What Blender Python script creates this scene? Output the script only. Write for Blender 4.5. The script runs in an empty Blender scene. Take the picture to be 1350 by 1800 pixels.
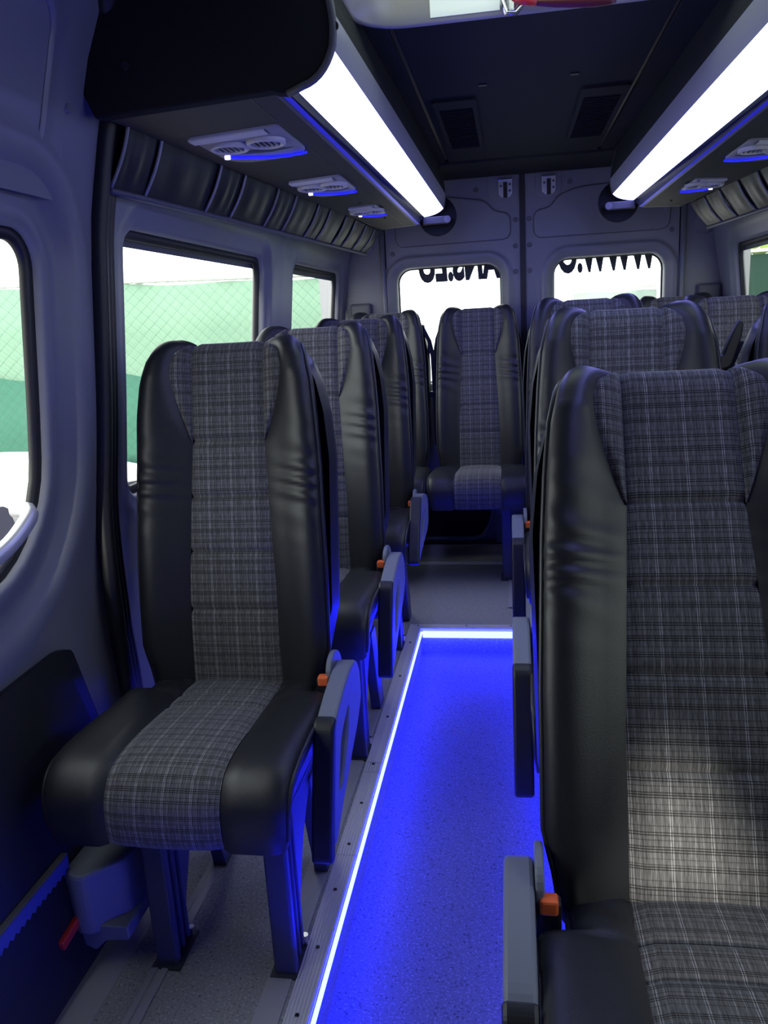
import bpy, bmesh, math, random
import numpy as np
from mathutils import Vector, Matrix

random.seed(7)
S = bpy.context.scene
COL = S.collection

# ------------------------------------------------------------------ camera
F_PX = 1400.0
R0, R1, R2 = (Vector((0.987, -0.017, -0.161)), Vector((0.152, -0.241, 0.959)), Vector((-0.055, -0.970, -0.235)))
right = Vector((R0.x, R1.x, R2.x)); down = Vector((R0.y, R1.y, R2.y)); fwd = Vector((R0.z, R1.z, R2.z))
fwd.normalize(); right = (right - fwd * right.dot(fwd)).normalized(); up = right.cross(fwd).normalized()
cd = bpy.data.cameras.new('camera'); cam = bpy.data.objects.new('camera', cd); COL.objects.link(cam)
cd.sensor_width = 36.0; cd.sensor_fit = 'AUTO'; cd.lens = F_PX / 1800.0 * 36.0; cd.clip_start = 0.02; cd.clip_end = 300
cam.matrix_world = Matrix(((right.x, up.x, -fwd.x, 0), (right.y, up.y, -fwd.y, 0), (right.z, up.z, -fwd.z, 1.25), (0, 0, 0, 1)))
S.camera = cam

# ------------------------------------------------------------------ world, exposure
W = bpy.data.worlds.new('overcast_sky'); S.world = W; W.use_nodes = True
bg = W.node_tree.nodes['Background']; bg.inputs['Color'].default_value = (0.97, 0.99, 1.0, 1); bg.inputs['Strength'].default_value = 4.4
vs = S.view_settings; vs.view_transform = 'Standard'; vs.look = 'None'; vs.exposure = 0.0; vs.gamma = 1.0; vs.use_curve_mapping = False
sd = bpy.data.lights.new('low_sun', 'SUN'); sd.energy = 6.5; sd.color = (1.0, 0.96, 0.84); sd.angle = math.radians(3.2)
sun = bpy.data.objects.new('low_sun', sd); COL.objects.link(sun); sun.location = (0, -6, 4)
sun.rotation_euler = Vector((0.03, math.cos(math.radians(11.5)), -math.sin(math.radians(11.5)))).to_track_quat('-Z', 'Y').to_euler()
S.cycles.use_denoising = True
S.cycles.max_bounces = 8; S.cycles.diffuse_bounces = 4; S.cycles.glossy_bounces = 3; S.cycles.transparent_max_bounces = 12

# ------------------------------------------------------------------ materials
MATS = {}
def mat(name, col, rough=0.6, metal=0.0, spec=0.5, bump=None, noise=None, emit=None):
    m = bpy.data.materials.new(name); m.use_nodes = True
    nt = m.node_tree; b = nt.nodes['Principled BSDF']
    b.inputs['Base Color'].default_value = (*col, 1); b.inputs['Roughness'].default_value = rough
    b.inputs['Metallic'].default_value = metal; b.inputs['Specular IOR Level'].default_value = spec
    if bump or noise:
        tc = nt.nodes.new('ShaderNodeTexCoord')
    if noise:                                  # (scale, other colour): gentle colour variation
        nz = nt.nodes.new('ShaderNodeTexNoise'); nz.inputs['Scale'].default_value = noise[0]; nz.inputs['Detail'].default_value = 4
        nt.links.new(tc.outputs['Object'], nz.inputs['Vector'])
        mx = nt.nodes.new('ShaderNodeMixRGB'); mx.inputs[1].default_value = (*col, 1); mx.inputs[2].default_value = (*noise[1], 1)
        nt.links.new(nz.outputs['Fac'], mx.inputs[0]); nt.links.new(mx.outputs[0], b.inputs['Base Color'])
    if bump:                                   # (scale, strength, distance)
        nb = nt.nodes.new('ShaderNodeTexNoise'); nb.inputs['Scale'].default_value = bump[0]; nb.inputs['Detail'].default_value = 3
        nt.links.new(tc.outputs['Object'], nb.inputs['Vector'])
        bp = nt.nodes.new('ShaderNodeBump'); bp.inputs['Strength'].default_value = bump[1]; bp.inputs['Distance'].default_value = bump[2]
        nt.links.new(nb.outputs['Fac'], bp.inputs['Height']); nt.links.new(bp.outputs['Normal'], b.inputs['Normal'])
    if emit:
        b.inputs['Emission Color'].default_value = (*emit[0], 1); b.inputs['Emission Strength'].default_value = emit[1]
    MATS[name] = m
    return m

LEATHER = mat('black_leather', (0.014, 0.015, 0.018), 0.44, spec=0.45, bump=(420, 0.12, 0.002))
PIPING = mat('leather_piping', (0.024, 0.025, 0.030), 0.38, spec=0.5)
GREYPL = mat('grey_plastic', (0.16, 0.18, 0.23), 0.5, bump=(900, 0.05, 0.001))
BLACKPL = mat('black_plastic', (0.012, 0.013, 0.016), 0.45)
ORANGE = mat('orange_button', (0.85, 0.16, 0.045), 0.35, emit=None)
LEGMET = mat('leg_painted_steel', (0.045, 0.05, 0.075), 0.45)
ALU = mat('ribbed_aluminium', (0.72, 0.71, 0.73), 0.40, 0.1, bump=(260, 0.06, 0.001))
RAIL = mat('grey_rail', (0.45, 0.45, 0.48), 0.5, 0.1, noise=(9, (0.36, 0.36, 0.39)))
BODY = mat('grey_painted_body', (0.17, 0.174, 0.205), 0.40, spec=0.5, bump=(30, 0.03, 0.004), noise=(7, (0.145, 0.15, 0.18)))
TRIM = mat('dark_grey_trim', (0.075, 0.077, 0.095), 0.5, bump=(300, 0.06, 0.001))
RUBBER = mat('black_rubber', (0.010, 0.010, 0.012), 0.5)
CARPET = mat('black_carpet', (0.014, 0.015, 0.017), 0.95, spec=0.1, bump=(700, 0.25, 0.002))
HEADLINER = mat('headliner', (0.017, 0.019, 0.020), 0.9, spec=0.15, bump=(600, 0.15, 0.001))
CONSOLE = mat('console_laminate', (0.012, 0.0125, 0.0125), 0.65, bump=(500, 0.06, 0.001))
FASCIA = mat('satin_fascia', (0.30, 0.30, 0.34), 0.32, spec=0.5)
VENTPL = mat('vent_plastic', (0.22, 0.225, 0.24), 0.45)
HATCHPL = mat('hatch_frame_plastic', (0.30, 0.29, 0.275), 0.32, noise=(3, (0.26, 0.25, 0.24)))
WHITE = mat('white_paper', (0.80, 0.84, 0.80), 0.5)
VENTBAR = mat('light_vent_plastic', (0.48, 0.48, 0.48), 0.4)
CHROME = mat('chrome', (0.80, 0.80, 0.83), 0.22, 1.0)
STEEL = mat('brushed_steel', (0.62, 0.62, 0.66), 0.35, 0.6)
RED = mat('red_plastic', (0.55, 0.03, 0.03), 0.35)
DARKRED = mat('dark_red_plastic', (0.10, 0.012, 0.016), 0.4)
BELT = mat('seat_belt_webbing', (0.012, 0.012, 0.020), 0.7, bump=(900, 0.2, 0.001))
LETTER = mat('dark_vinyl_lettering', (0.02, 0.02, 0.03), 0.4)
BLUELIT = mat('blue_painted_sill', (0.05, 0.07, 0.32), 0.45)  # blue light falling on the sill, put into its base colour
WHITE_LED = mat('white_led_diffuser', (0.8, 0.8, 0.85), 0.4, emit=((0.25, 0.26, 0.92), 11.0))
BLUE_LED = mat('blue_led_strip', (0.2, 0.2, 0.8), 0.4, emit=((0.008, 0.011, 1.0), 105.0))
BLUE_GLOW = mat('blue_vent_light', (0.05, 0.05, 0.8), 0.4, emit=((0.004, 0.006, 1.0), 2.2))
BLUE_SPOT = mat('blue_vent_spot', (0.5, 0.5, 0.9), 0.4, emit=((0.5, 0.5, 1.0), 4.0))
BLUE_GROOVE = mat('blue_groove_light', (0.05, 0.05, 0.6), 0.4, emit=((0.02, 0.02, 1.0), 0.20))

def glass_mat(name, tint, refl=0.05):
    m = bpy.data.materials.new(name); m.use_nodes = True; nt = m.node_tree
    for n in list(nt.nodes):
        if n.type == 'BSDF_PRINCIPLED': nt.nodes.remove(n)
    out = [n for n in nt.nodes if n.type == 'OUTPUT_MATERIAL'][0]
    tr = nt.nodes.new('ShaderNodeBsdfTransparent'); tr.inputs[0].default_value = (*tint, 1)
    gl = nt.nodes.new('ShaderNodeBsdfGlossy'); gl.inputs['Roughness'].default_value = 0.02
    lw = nt.nodes.new('ShaderNodeLayerWeight'); lw.inputs['Blend'].default_value = .5
    pw = nt.nodes.new('ShaderNodeMath'); pw.operation = 'POWER'; pw.inputs[1].default_value = 5; nt.links.new(lw.outputs['Facing'], pw.inputs[0])
    ml = nt.nodes.new('ShaderNodeMath'); ml.operation = 'MULTIPLY_ADD'; ml.inputs[1].default_value = .5; ml.inputs[2].default_value = .03; nt.links.new(pw.outputs[0], ml.inputs[0])
    mx = nt.nodes.new('ShaderNodeMixShader'); nt.links.new(ml.outputs[0], mx.inputs[0])
    nt.links.new(tr.outputs[0], mx.inputs[1]); nt.links.new(gl.outputs[0], mx.inputs[2]); nt.links.new(mx.outputs[0], out.inputs[0])
    MATS[name] = m; return m
GLASS = glass_mat('window_glass', (0.86, 0.90, 0.87))
GLASS_R = glass_mat('tinted_window_glass', (0.55, 0.60, 0.56))

def stripe_ramp(nt, sock, period, lines, base):
    """periodic thin lines: lines = [(pos, width, value)]"""
    d = nt.nodes.new('ShaderNodeMath'); d.operation = 'DIVIDE'; d.inputs[1].default_value = period; nt.links.new(sock, d.inputs[0])
    f = nt.nodes.new('ShaderNodeMath'); f.operation = 'FRACT'; nt.links.new(d.outputs[0], f.inputs[0])
    r = nt.nodes.new('ShaderNodeValToRGB'); r.color_ramp.interpolation = 'CONSTANT'
    stops = [(0.0, base)]
    for p, w, v in sorted(lines): stops += [(p, v), (p + w, base)]
    el = r.color_ramp.elements
    el[0].position = 0.0; el[0].color = (base, base, base, 1); el[1].position = 0.9999; el[1].color = (base, base, base, 1)
    for p, v in stops[1:]:
        e = el.new(p); e.color = (v, v, v, 1)
    nt.links.new(f.outputs[0], r.inputs[0]); return r.outputs[0]

def plaid():
    m = mat('plaid_fabric', (0.1, 0.1, 0.1), 0.92, spec=0.12); nt = m.node_tree; b = nt.nodes['Principled BSDF']
    uv = nt.nodes.new('ShaderNodeUVMap'); uv.uv_map = 'UVMap'
    sp = nt.nodes.new('ShaderNodeSeparateXYZ'); nt.links.new(uv.outputs[0], sp.inputs[0])
    u = stripe_ramp(nt, sp.outputs[0], 0.052, [(0.06, .030, 1.0), (0.090, .022, .14), (0.112, .032, 1.0), (0.17, .02, .30), (0.28, .03, .62), (0.36, .02, .26),
                                              (0.44, .02, .24), (0.55, .025, .55), (0.66, .03, .70), (0.74, .02, .30), (0.86, .025, .66), (0.93, .02, .28)], .42)
    v = stripe_ramp(nt, sp.outputs[1], 0.070, [(0.04, .022, .22), (0.085, .022, .25), (0.13, .02, .42), (0.24, .02, .55), (0.36, .022, .22), (0.41, .022, .22), (0.455, .022, .30),
                                              (0.58, .018, .45), (0.67, .022, .28), (0.72, .022, .24), (0.84, .02, .5)], .86)
    mp = nt.nodes.new('ShaderNodeMapping'); mp.inputs['Scale'].default_value = (900, 60, 1); nt.links.new(uv.outputs[0], mp.inputs[0])
    nz = nt.nodes.new('ShaderNodeTexNoise'); nz.inputs['Scale'].default_value = 1.0; nz.inputs['Detail'].default_value = 2; nt.links.new(mp.outputs[0], nz.inputs['Vector'])
    mr = nt.nodes.new('ShaderNodeMapRange'); mr.inputs[1].default_value = .3; mr.inputs[2].default_value = .7; mr.inputs[3].default_value = .55; mr.inputs[4].default_value = 1.4
    nt.links.new(nz.outputs['Fac'], mr.inputs[0])
    m1 = nt.nodes.new('ShaderNodeMixRGB'); m1.blend_type = 'MULTIPLY'; m1.inputs[0].default_value = 1; nt.links.new(u, m1.inputs[1]); nt.links.new(v, m1.inputs[2])
    m2 = nt.nodes.new('ShaderNodeMixRGB'); m2.blend_type = 'MULTIPLY'; m2.inputs[0].default_value = 1; nt.links.new(m1.outputs[0], m2.inputs[1]); nt.links.new(mr.outputs[0], m2.inputs[2])
    m3 = nt.nodes.new('ShaderNodeMixRGB'); m3.blend_type = 'MULTIPLY'; m3.inputs[0].default_value = 1; nt.links.new(m2.outputs[0], m3.inputs[1]); m3.inputs[2].default_value = (0.27, 0.27, 0.28, 1)
    nt.links.new(m3.outputs[0], b.inputs['Base Color'])
    b.inputs['Sheen Weight'].default_value = .35; b.inputs['Sheen Roughness'].default_value = .35; b.inputs['Sheen Tint'].default_value = (.8, .8, .85, 1)
    bp = nt.nodes.new('ShaderNodeBump'); bp.inputs['Strength'].default_value = .25; bp.inputs['Distance'].default_value = .001
    nt.links.new(nz.outputs['Fac'], bp.inputs['Height']); nt.links.new(bp.outputs[0], b.inputs['Normal'])
    return m
PLAID = plaid()

def speckle(name, base, light, dark, scale):
    m = mat(name, base, 0.6, spec=0.35); nt = m.node_tree; b = nt.nodes['Principled BSDF']
    g = nt.nodes.new('ShaderNodeTexCoord')
    def layer(sc, lo, hi, prev, col):
        n = nt.nodes.new('ShaderNodeTexNoise'); n.inputs['Scale'].default_value = sc; n.inputs['Detail'].default_value = 3; nt.links.new(g.outputs['Object'], n.inputs['Vector'])
        r = nt.nodes.new('ShaderNodeMapRange'); r.inputs[1].default_value = lo; r.inputs[2].default_value = hi; nt.links.new(n.outputs['Fac'], r.inputs[0])
        x = nt.nodes.new('ShaderNodeMixRGB'); nt.links.new(r.outputs[0], x.inputs[0]); x.inputs[2].default_value = (*col, 1)
        if prev is None: x.inputs[1].default_value = (*base, 1)
        else: nt.links.new(prev, x.inputs[1])
        return x.outputs[0]
    o = layer(scale, .55, .68, None, light); o = layer(scale * .8 + 13, .58, .70, o, dark); o = layer(scale * 1.9, .62, .72, o, light)
    nt.links.new(o, b.inputs['Base Color']); return m
VINYL = speckle('speckled_vinyl', (0.33, 0.335, 0.34), (0.55, 0.555, 0.56), (0.12, 0.122, 0.13), 190)
VINYL_A = speckle('speckled_aisle_vinyl', (0.15, 0.152, 0.16), (0.30, 0.305, 0.31), (0.05, 0.052, 0.06), 190)

# ------------------------------------------------------------------ helpers
def link(name, me, m=None, parent=None):
    o = bpy.data.objects.new(name, me); COL.objects.link(o)
    if m is not None and me is not None and len(me.materials) == 0: me.materials.append(m)
    if parent is not None: o.parent = parent
    return o
def tag(o, label=None, cat=None, group=None, kind=None):
    if label: o['label'] = label
    if cat: o['category'] = cat
    if group: o['group'] = group
    if kind: o['kind'] = kind
    return o
def thing(name, label, cat, loc=(0, 0, 0), group=None):
    o = bpy.data.objects.new(name, None); COL.objects.link(o); o.location = loc; o.empty_display_size = .1
    return tag(o, label, cat, group)
def mesh(name, verts, faces, uvs=None, smooth=True):
    me = bpy.data.meshes.new(name); me.from_pydata([tuple(map(float, v)) for v in verts], [], faces)
    if uvs is not None:
        l = me.uv_layers.new(name='UVMap')
        for lp in me.loops: l.data[lp.index].uv = uvs[lp.vertex_index]
    if smooth: me.polygons.foreach_set('use_smooth', [True] * len(me.polygons))
    me.update(); return me
def from_bm(name, bm, smooth=False):
    me = bpy.data.meshes.new(name); bmesh.ops.recalc_face_normals(bm, faces=bm.faces); bm.to_mesh(me); bm.free()
    if smooth: me.polygons.foreach_set('use_smooth', [True] * len(me.polygons))
    return me
def box_me(x0, x1, y0, y1, z0, z1, bev=0.0, seg=2):
    bm = bmesh.new(); bmesh.ops.create_cube(bm, size=1.0)
    bmesh.ops.transform(bm, matrix=Matrix.Translation(((x0 + x1) / 2, (y0 + y1) / 2, (z0 + z1) / 2)) @ Matrix.Diagonal((x1 - x0, y1 - y0, z1 - z0, 1)), verts=bm.verts)
    if bev > 0: bmesh.ops.bevel(bm, geom=bm.edges[:], offset=bev, segments=seg, affect='EDGES', profile=.5)
    return from_bm('box', bm)
def box(name, x0, x1, y0, y1, z0, z1, m, parent=None, bev=0.0): return link(name, box_me(x0, x1, y0, y1, z0, z1, bev), m, parent)
def grid_me(P, uvs=None, closed_u=False, smooth=True):
    """P[r][c] rows x cols"""
    R, C = len(P), len(P[0]); v = [p for r in P for p in r]; f = []
    for i in range(R - 1):
        for j in range(C - (0 if closed_u else 1)):
            k = (j + 1) % C; f.append((i * C + j, i * C + k, (i + 1) * C + k, (i + 1) * C + j))
    return mesh('grid', v, f, [u for r in uvs for u in r] if uvs else None, smooth)
def tube_me(pts, rad, n=8, caps=True):
    pts = [Vector(p) for p in pts]; rings = []; prev = None
    for i, p in enumerate(pts):
        t = (pts[min(i + 1, len(pts) - 1)] - pts[max(i - 1, 0)]).normalized()
        a = prev if prev is not None else (Vector((0, 0, 1)) if abs(t.z) < .9 else Vector((1, 0, 0)))
        a = (a - t * a.dot(t)).normalized(); b = t.cross(a); prev = a
        r = rad[i] if isinstance(rad, (list, tuple)) else rad
        rings.append([p + (a * math.cos(2 * math.pi * k / n) + b * math.sin(2 * math.pi * k / n)) * r for k in range(n)])
    v = [q for r in rings for q in r]; f = []
    for i in range(len(rings) - 1):
        for k in range(n): f.append((i * n + k, i * n + (k + 1) % n, (i + 1) * n + (k + 1) % n, (i + 1) * n + k))
    if caps: f += [tuple(range(n - 1, -1, -1)), tuple(range((len(rings) - 1) * n, len(rings) * n))]
    return mesh('tube', v, f)
def cyl_me(c, axis, r, h, n=20, r2=None, bev=0):
    """cylinder starting at c along unit axis"""
    a = Vector(axis).normalized(); c = Vector(c); r2 = r if r2 is None else r2
    bm = bmesh.new(); bmesh.ops.create_cone(bm, cap_ends=True, segments=n, radius1=r, radius2=r2, depth=h)
    bmesh.ops.transform(bm, matrix=Matrix.Translation(c + a * h / 2) @ a.to_track_quat('Z', 'Y').to_matrix().to_4x4(), verts=bm.verts)
    if bev: bmesh.ops.bevel(bm, geom=[e for e in bm.edges if len(e.link_faces) == 2 and e.calc_face_angle(0) > 1], offset=bev, segments=2, affect='EDGES')
    return from_bm('cyl', bm)
def round_poly(pts, r, n=5):
    out = []; N = len(pts)
    rr = r if isinstance(r, (list, tuple)) else [r] * N
    for i in range(N):
        p = Vector(pts[i]).to_2d(); a = Vector(pts[i - 1]).to_2d(); b = Vector(pts[(i + 1) % N]).to_2d()
        da, db = (a - p), (b - p); q = min(rr[i], da.length * .48, db.length * .48)
        s, e = p + da.normalized() * q, p + db.normalized() * q
        for k in range(n + 1):
            t = k / n; out.append(tuple(s * (1 - t) ** 2 + p * 2 * t * (1 - t) + e * t * t))
    return out
def prism_me(outer, a0, a1, plane='yz', holes=(), bev=0.0):
    """flat outline (2d points) extruded from a0 to a1 along the remaining axis"""
    def m3(p, a): return {'yz': (a, p[0], p[1]), 'xz': (p[0], a, p[1]), 'xy': (p[0], p[1], a)}[plane]
    bm = bmesh.new(); edges = []
    for loop in [outer, *holes]:
        vs_ = [bm.verts.new(m3(p, a0)) for p in loop]
        edges += [bm.edges.new((vs_[i], vs_[(i + 1) % len(vs_)])) for i in range(len(vs_))]
    if holes: bmesh.ops.triangle_fill(bm, use_beauty=True, edges=edges)
    else: bm.faces.new([v for v in bm.verts])
    r = bmesh.ops.extrude_face_region(bm, geom=bm.faces[:])
    d = Vector(m3((0, 0), a1 - a0))
    bmesh.ops.translate(bm, vec=d, verts=[g for g in r['geom'] if isinstance(g, bmesh.types.BMVert)])
    bmesh.ops.recalc_face_normals(bm, faces=bm.faces)
    if bev:
        es = [e for e in bm.edges if len(e.link_faces) == 2 and e.calc_face_angle(0) > 1.0]
        bmesh.ops.bevel(bm, geom=es, offset=bev, segments=2, affect='EDGES', profile=.5)
    return from_bm('prism', bm)
def spline(pts, n):
    P = np.array(pts, float); Q = np.vstack([2 * P[0] - P[1], P, 2 * P[-1] - P[-2]]); out = []
    for i in range(1, len(Q) - 2):
        for t in np.linspace(0, 1, 24, endpoint=False):
            a, b, c, d = Q[i - 1:i + 3]
            out.append(.5 * ((2 * b) + (-a + c) * t + (2 * a - 5 * b + 4 * c - d) * t * t + (-a + 3 * b - 3 * c + d) * t ** 3))
    out.append(P[-1]); out = np.array(out)
    s = np.r_[0, np.cumsum(np.linalg.norm(np.diff(out, axis=0), axis=1))]
    q = np.linspace(0, s[-1], n)
    return np.stack([np.interp(q, s, out[:, k]) for k in range(out.shape[1])], 1), s[-1]
def sstep(a, b, x):
    t = min(1, max(0, (x - a) / (b - a))); return t * t * (3 - 2 * t)
def interp(x, xs, ys): return float(np.interp(x, xs, ys))

XC = 0.08                                            # centre line of the van
def mx(x, side): return x if side < 0 else 2 * XC - x   # mirror a left-hand x to the right-hand side
WZ = [-0.3, 0.0, .57, .85, 1.12, 1.46, 1.60, 1.75, 1.96]
WX = [-.97, -.965, -.95, -.925, -.89, -.852, -.82, -.775, -.68]
def wall_x(z): return interp(z, WZ, WX)
def WP(side, y, z, inset=0.0): return (mx(wall_x(z) + inset, side), y, z)

# ================================================================== the setting
def rect_loop(a0, a1, b0, b1, r, nc=8, ns=8):
    """rounded rectangle, counter-clockwise, always the same number of points; r may be 4 radii (a1b1, a0b1, a0b0, a1b0)"""
    rr = r if isinstance(r, (list, tuple)) else [r] * 4
    C = [(a1, b1, 0, rr[0]), (a0, b1, 1, rr[1]), (a0, b0, 2, rr[2]), (a1, b0, 3, rr[3])]
    sx = [(-1, -1), (1, -1), (1, 1), (-1, 1)]; pts = []
    for i, (a, b, q, rad) in enumerate(C):
        ca, cb = a + sx[i][0] * rad, b + sx[i][1] * rad
        arc = [(ca + rad * math.cos(math.pi / 2 * (q + k / nc)), cb + rad * math.sin(math.pi / 2 * (q + k / nc))) for k in range(nc + 1)]
        pts += arc
        na, nb, nq, nr = C[(i + 1) % 4]; s2 = sx[(i + 1) % 4]
        st = (na + s2[0] * nr + nr * math.cos(math.pi / 2 * nq), nb + s2[1] * nr + nr * math.sin(math.pi / 2 * nq))
        for k in range(1, ns): t = k / ns; pts.append((arc[-1][0] * (1 - t) + st[0] * t, arc[-1][1] * (1 - t) + st[1] * t))
    return pts
def panel_with_window(rect, win, rings, r, fn, inter=3):
    """mesh from the outer rectangle inwards to the window opening; rings=[(expand, inset)] from the opening outwards"""
    loops = []
    for ex, ins in rings:
        rr = [q + ex for q in (r if isinstance(r, (list, tuple)) else [r] * 4)]
        loops.append([(p[0], p[1], ins) for p in rect_loop(win[0] - ex, win[1] + ex, win[2] - ex, win[3] + ex, rr)])
    out = [(p[0], p[1], 0) for p in rect_loop(*rect, .001)]
    last = loops[-1]
    for k in range(1, inter + 1):
        t = k / (inter + 1); loops.append([(a[0] * (1 - t) + b[0] * t, a[1] * (1 - t) + b[1] * t, a[2] * (1 - t)) for a, b in zip(last, out)])
    loops.append(out)
    return grid_me([[fn(*p) for p in l] for l in loops], closed_u=True)
def plain_patch(y0, y1, z0, z1, fn, ny=2, nz=14):
    return grid_me([[fn(y0 + (y1 - y0) * j / ny, z0 + (z1 - z0) * i / nz, 0) for j in range(ny + 1)] for i in range(nz + 1)])
def struct(name, me, m, label, cat='wall', parent=None):
    o = link(name, me, m, parent)
    if parent is None: tag(o, label, cat, kind='structure')
    return o
def pane(name, win, inset, fn, m, parent, ex=.01):
    l = rect_loop(win[0] - ex, win[1] + ex, win[2] - ex, win[3] + ex, .02)
    me = mesh('pane', [fn(p[0], p[1], inset) for p in l], [tuple(range(len(l)))], smooth=False); return link(name, me, m, parent)
def seal(win, r, inset, fn, parent, wid=.012, name='window_seal'):
    loops = []
    for ex, ins in ((-wid, inset), (-wid, inset + .012), (.002, inset + .016), (.002, inset)):
        rr = [max(.005, q + ex) for q in (r if isinstance(r, (list, tuple)) else [r] * 4)]
        loops.append([fn(p[0], p[1], ins) for p in rect_loop(win[0] - ex, win[1] + ex, win[2] - ex, win[3] + ex, rr)])
    return link(name, grid_me(loops + [loops[0]], closed_u=True), RUBBER, parent)

SIDE_RINGS = [(0, -.056), (0, -.02), (.012, -.012), (.03, -.014), (.045, -.002), (.07, .0)]
def side_window(n, side, rect, win, r, label, glass, rings=SIDE_RINGS, wallname=None):
    fn = lambda y, z, i: WP(side, y, z, i)
    o = struct('window_%d' % n, panel_with_window(rect, win, rings, r, fn), BODY, label, 'window')
    seal(win, r, -.045, fn, o, .02); pane('pane', win, -.055, fn, glass, o)
    # grey shade band across the top of the glass
    zt = win[3]
    link('shade_band', grid_me([[fn(win[0] + .01 + (win[1] - win[0] - .02) * j / 6, zt - .035 + .03 * i, -.05) for j in range(7)] for i in range(2)]), TRIM, o)
    return o
side_window(1, -1, (1.66, 3.06, .05, 1.80), (1.80, 2.87, .855, 1.485), .055, 'large side window just behind the sliding door seal on the left wall', GLASS)
side_window(2, -1, (3.06, 4.30, .05, 1.80), (3.27, 4.17, .855, 1.49), .06, 'small rear side window on the left wall, last before rear doors', GLASS)
side_window(3, 1, (3.06, 4.30, .05, 1.80), (3.20, 4.06, .855, 1.50), .06, 'rear side window on the right wall with dark green fence behind', GLASS_R)
side_window(4, 1, (1.66, 3.06, .05, 1.80), (1.80, 2.87, .855, 1.50), .055, 'middle side window on the right wall beside double seats', GLASS_R)
side_window(5, 1, (-.5, 1.66, .05, 1.80), (.2, 1.45, .855, 1.50), .055, 'front side window on the right wall beside the camera', GLASS_R)
for side, nm in ((-1, 'left'), (1, 'right')):
    fn = lambda y, z, i, s=side: WP(s, y, z, i)
    w = struct('wall_' + nm, plain_patch(-1.7, -.5, -.25, 1.96, fn), BODY, 'grey painted %s side wall of the van' % nm)
    struct('upper_wall', plain_patch(-.5, 4.36, 1.80, 1.96, fn, 4, 4), BODY, None, parent=w)
    struct('lower_wall', plain_patch(-.5, 4.36, -.25, .05, fn, 4, 4), BODY, None, parent=w)

# ---- sliding door on the left, with its window, grab handle, bolts and black kick panel
fnL = lambda y, z, i: WP(-1, y, z, i)
DW = (.42, 1.435, .80, 1.445); DR = [.07, .12, .22, .22]
door1 = struct('door_1', panel_with_window((-.5, 1.66, .05, 1.80), DW, [(0, -.046), (0, -.012), (.012, -.004), (.035, -.008), (.055, -.018), (.085, -.018), (.10, .004), (.125, .012), (.15, .010), (.172, .0)], DR, fnL),
               BODY, 'grey metal sliding door with big rounded window at left edge', 'door')
seal(DW, DR, -.034, fnL, door1, .02); pane('pane', DW, -.045, fnL, GLASS, door1)
hp, _ = spline([(-.87, .75, .90), (-.855, .80, .885), (-.845, .95, .885), (-.845, 1.15, .905), (-.85, 1.245, .935), (-.862, 1.278, .95), (-.895, 1.285, .952)], 40)
hd = link('grab_handle', tube_me(hp, .015, 12), STEEL, door1); tag(hd, 'bright tubular grab handle')
for y, z in ((1.565, 1.135), (1.40, .705), (1.545, .30), (1.5, 1.66)):
    link('bolt', cyl_me(WP(-1, y, z, -.002), (1, 0, .1), .011, .008, 12, .008), BODY, door1)
# stamped field above the door window
link('stamped_field', panel_with_window((.2, 1.50, 1.50, 1.86), (.35, 1.42, 1.57, 1.80), [(0, .0), (.006, .007), (.016, .001)], .05, lambda y, z, i: WP(-1, y, z, i + .001), 1), BODY, door1)
kick = link('kick_panel', prism_me(round_poly([(-.4, .02), (1.54, .02), (1.455, .605), (1.40, .625), (1.1, .618), (-.4, .618)], .02, 3), 0, .012, 'yz'), BLACKPL, door1)
for v in kick.data.vertices:                                   # lean it against the door skin
    v.co.x = wall_x(v.co.z) + .004 + v.co.x + (.095 * sstep(.35, 0, v.co.z))
tag(kick, 'black kick panel')
for y, z in ((1.435, .585), (.9, .585), (.5, .585)):
    link('panel_screw', cyl_me((wall_x(z) + .014, y, z), (1, 0, .1), .010, .005, 12), TRIM, door1)

# ---- rubber seal of the door opening
sealo = thing('door_seal', 'thick black rubber seal running down between sliding door and side window', 'seal', (0, 0, 0))
for off, rad in ((0.0, .020), (.030, .013), (.052, .009)):
    P = []
    for z in np.linspace(-.05, 1.93, 46):
        y = 1.640 + off - .09 * sstep(1.72, 1.95, z) * (1.6 if off < .01 else 1.2) - .035 * math.exp(-((z - .68) / .20) ** 2)
        P.append((wall_x(z) + .006 + .030 * sstep(.95, .60, z) * (1 - .2 * sstep(.3, 0, z)), y, z))
    link('seal_lip', tube_me(P, rad, 10), RUBBER, sealo)

# ---- roof and ceiling
roof = struct('ceiling', prism_me([(-.76, -1.7), (.92, -1.7), (.92, 4.36), (-.76, 4.36)], 1.962, 1.98, 'xy', holes=[round_poly([(-.325, 1.345), (.48, 1.345), (.48, 2.037), (-.325, 2.037)], .10, 6)]), HEADLINER, 'dark fabric ceiling of the van', 'ceiling')
box('centre_panel', -.272, .398, 2.12, 3.96, 1.935, 1.962, HEADLINER, roof, .004)
for y0, y1, xl, xr in ((-.5, 1.30, -.286, .412), (1.30, 2.075, -.362, .517), (2.075, 4.28, -.286, .412)):      # narrower beside the hatch
    box('side_panel', -.70, xl, y0, y1, 1.937, 1.962, HEADLINER, roof, .001)
    box('side_panel', xr, .86, y0, y1, 1.937, 1.962, HEADLINER, roof, .001)
box('panel_groove', -.288, -.270, 2.075, 4.0, 1.9465, 1.9625, RUBBER, roof)
box('panel_groove', .396, .414, 2.075, 4.0, 1.9465, 1.9625, RUBBER, roof)
box('front_panel', -.272, .398, -.5, 1.30, 1.935, 1.962, HEADLINER, roof, .004)
link('rear_header', prism_me(round_poly([(3.955, 1.962), (3.955, 1.925), (4.10, 1.918), (4.29, 1.912), (4.36, 1.912), (4.36, 1.962)], .02, 3), -.62, .80, 'yz'), HEADLINER, roof)
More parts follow.
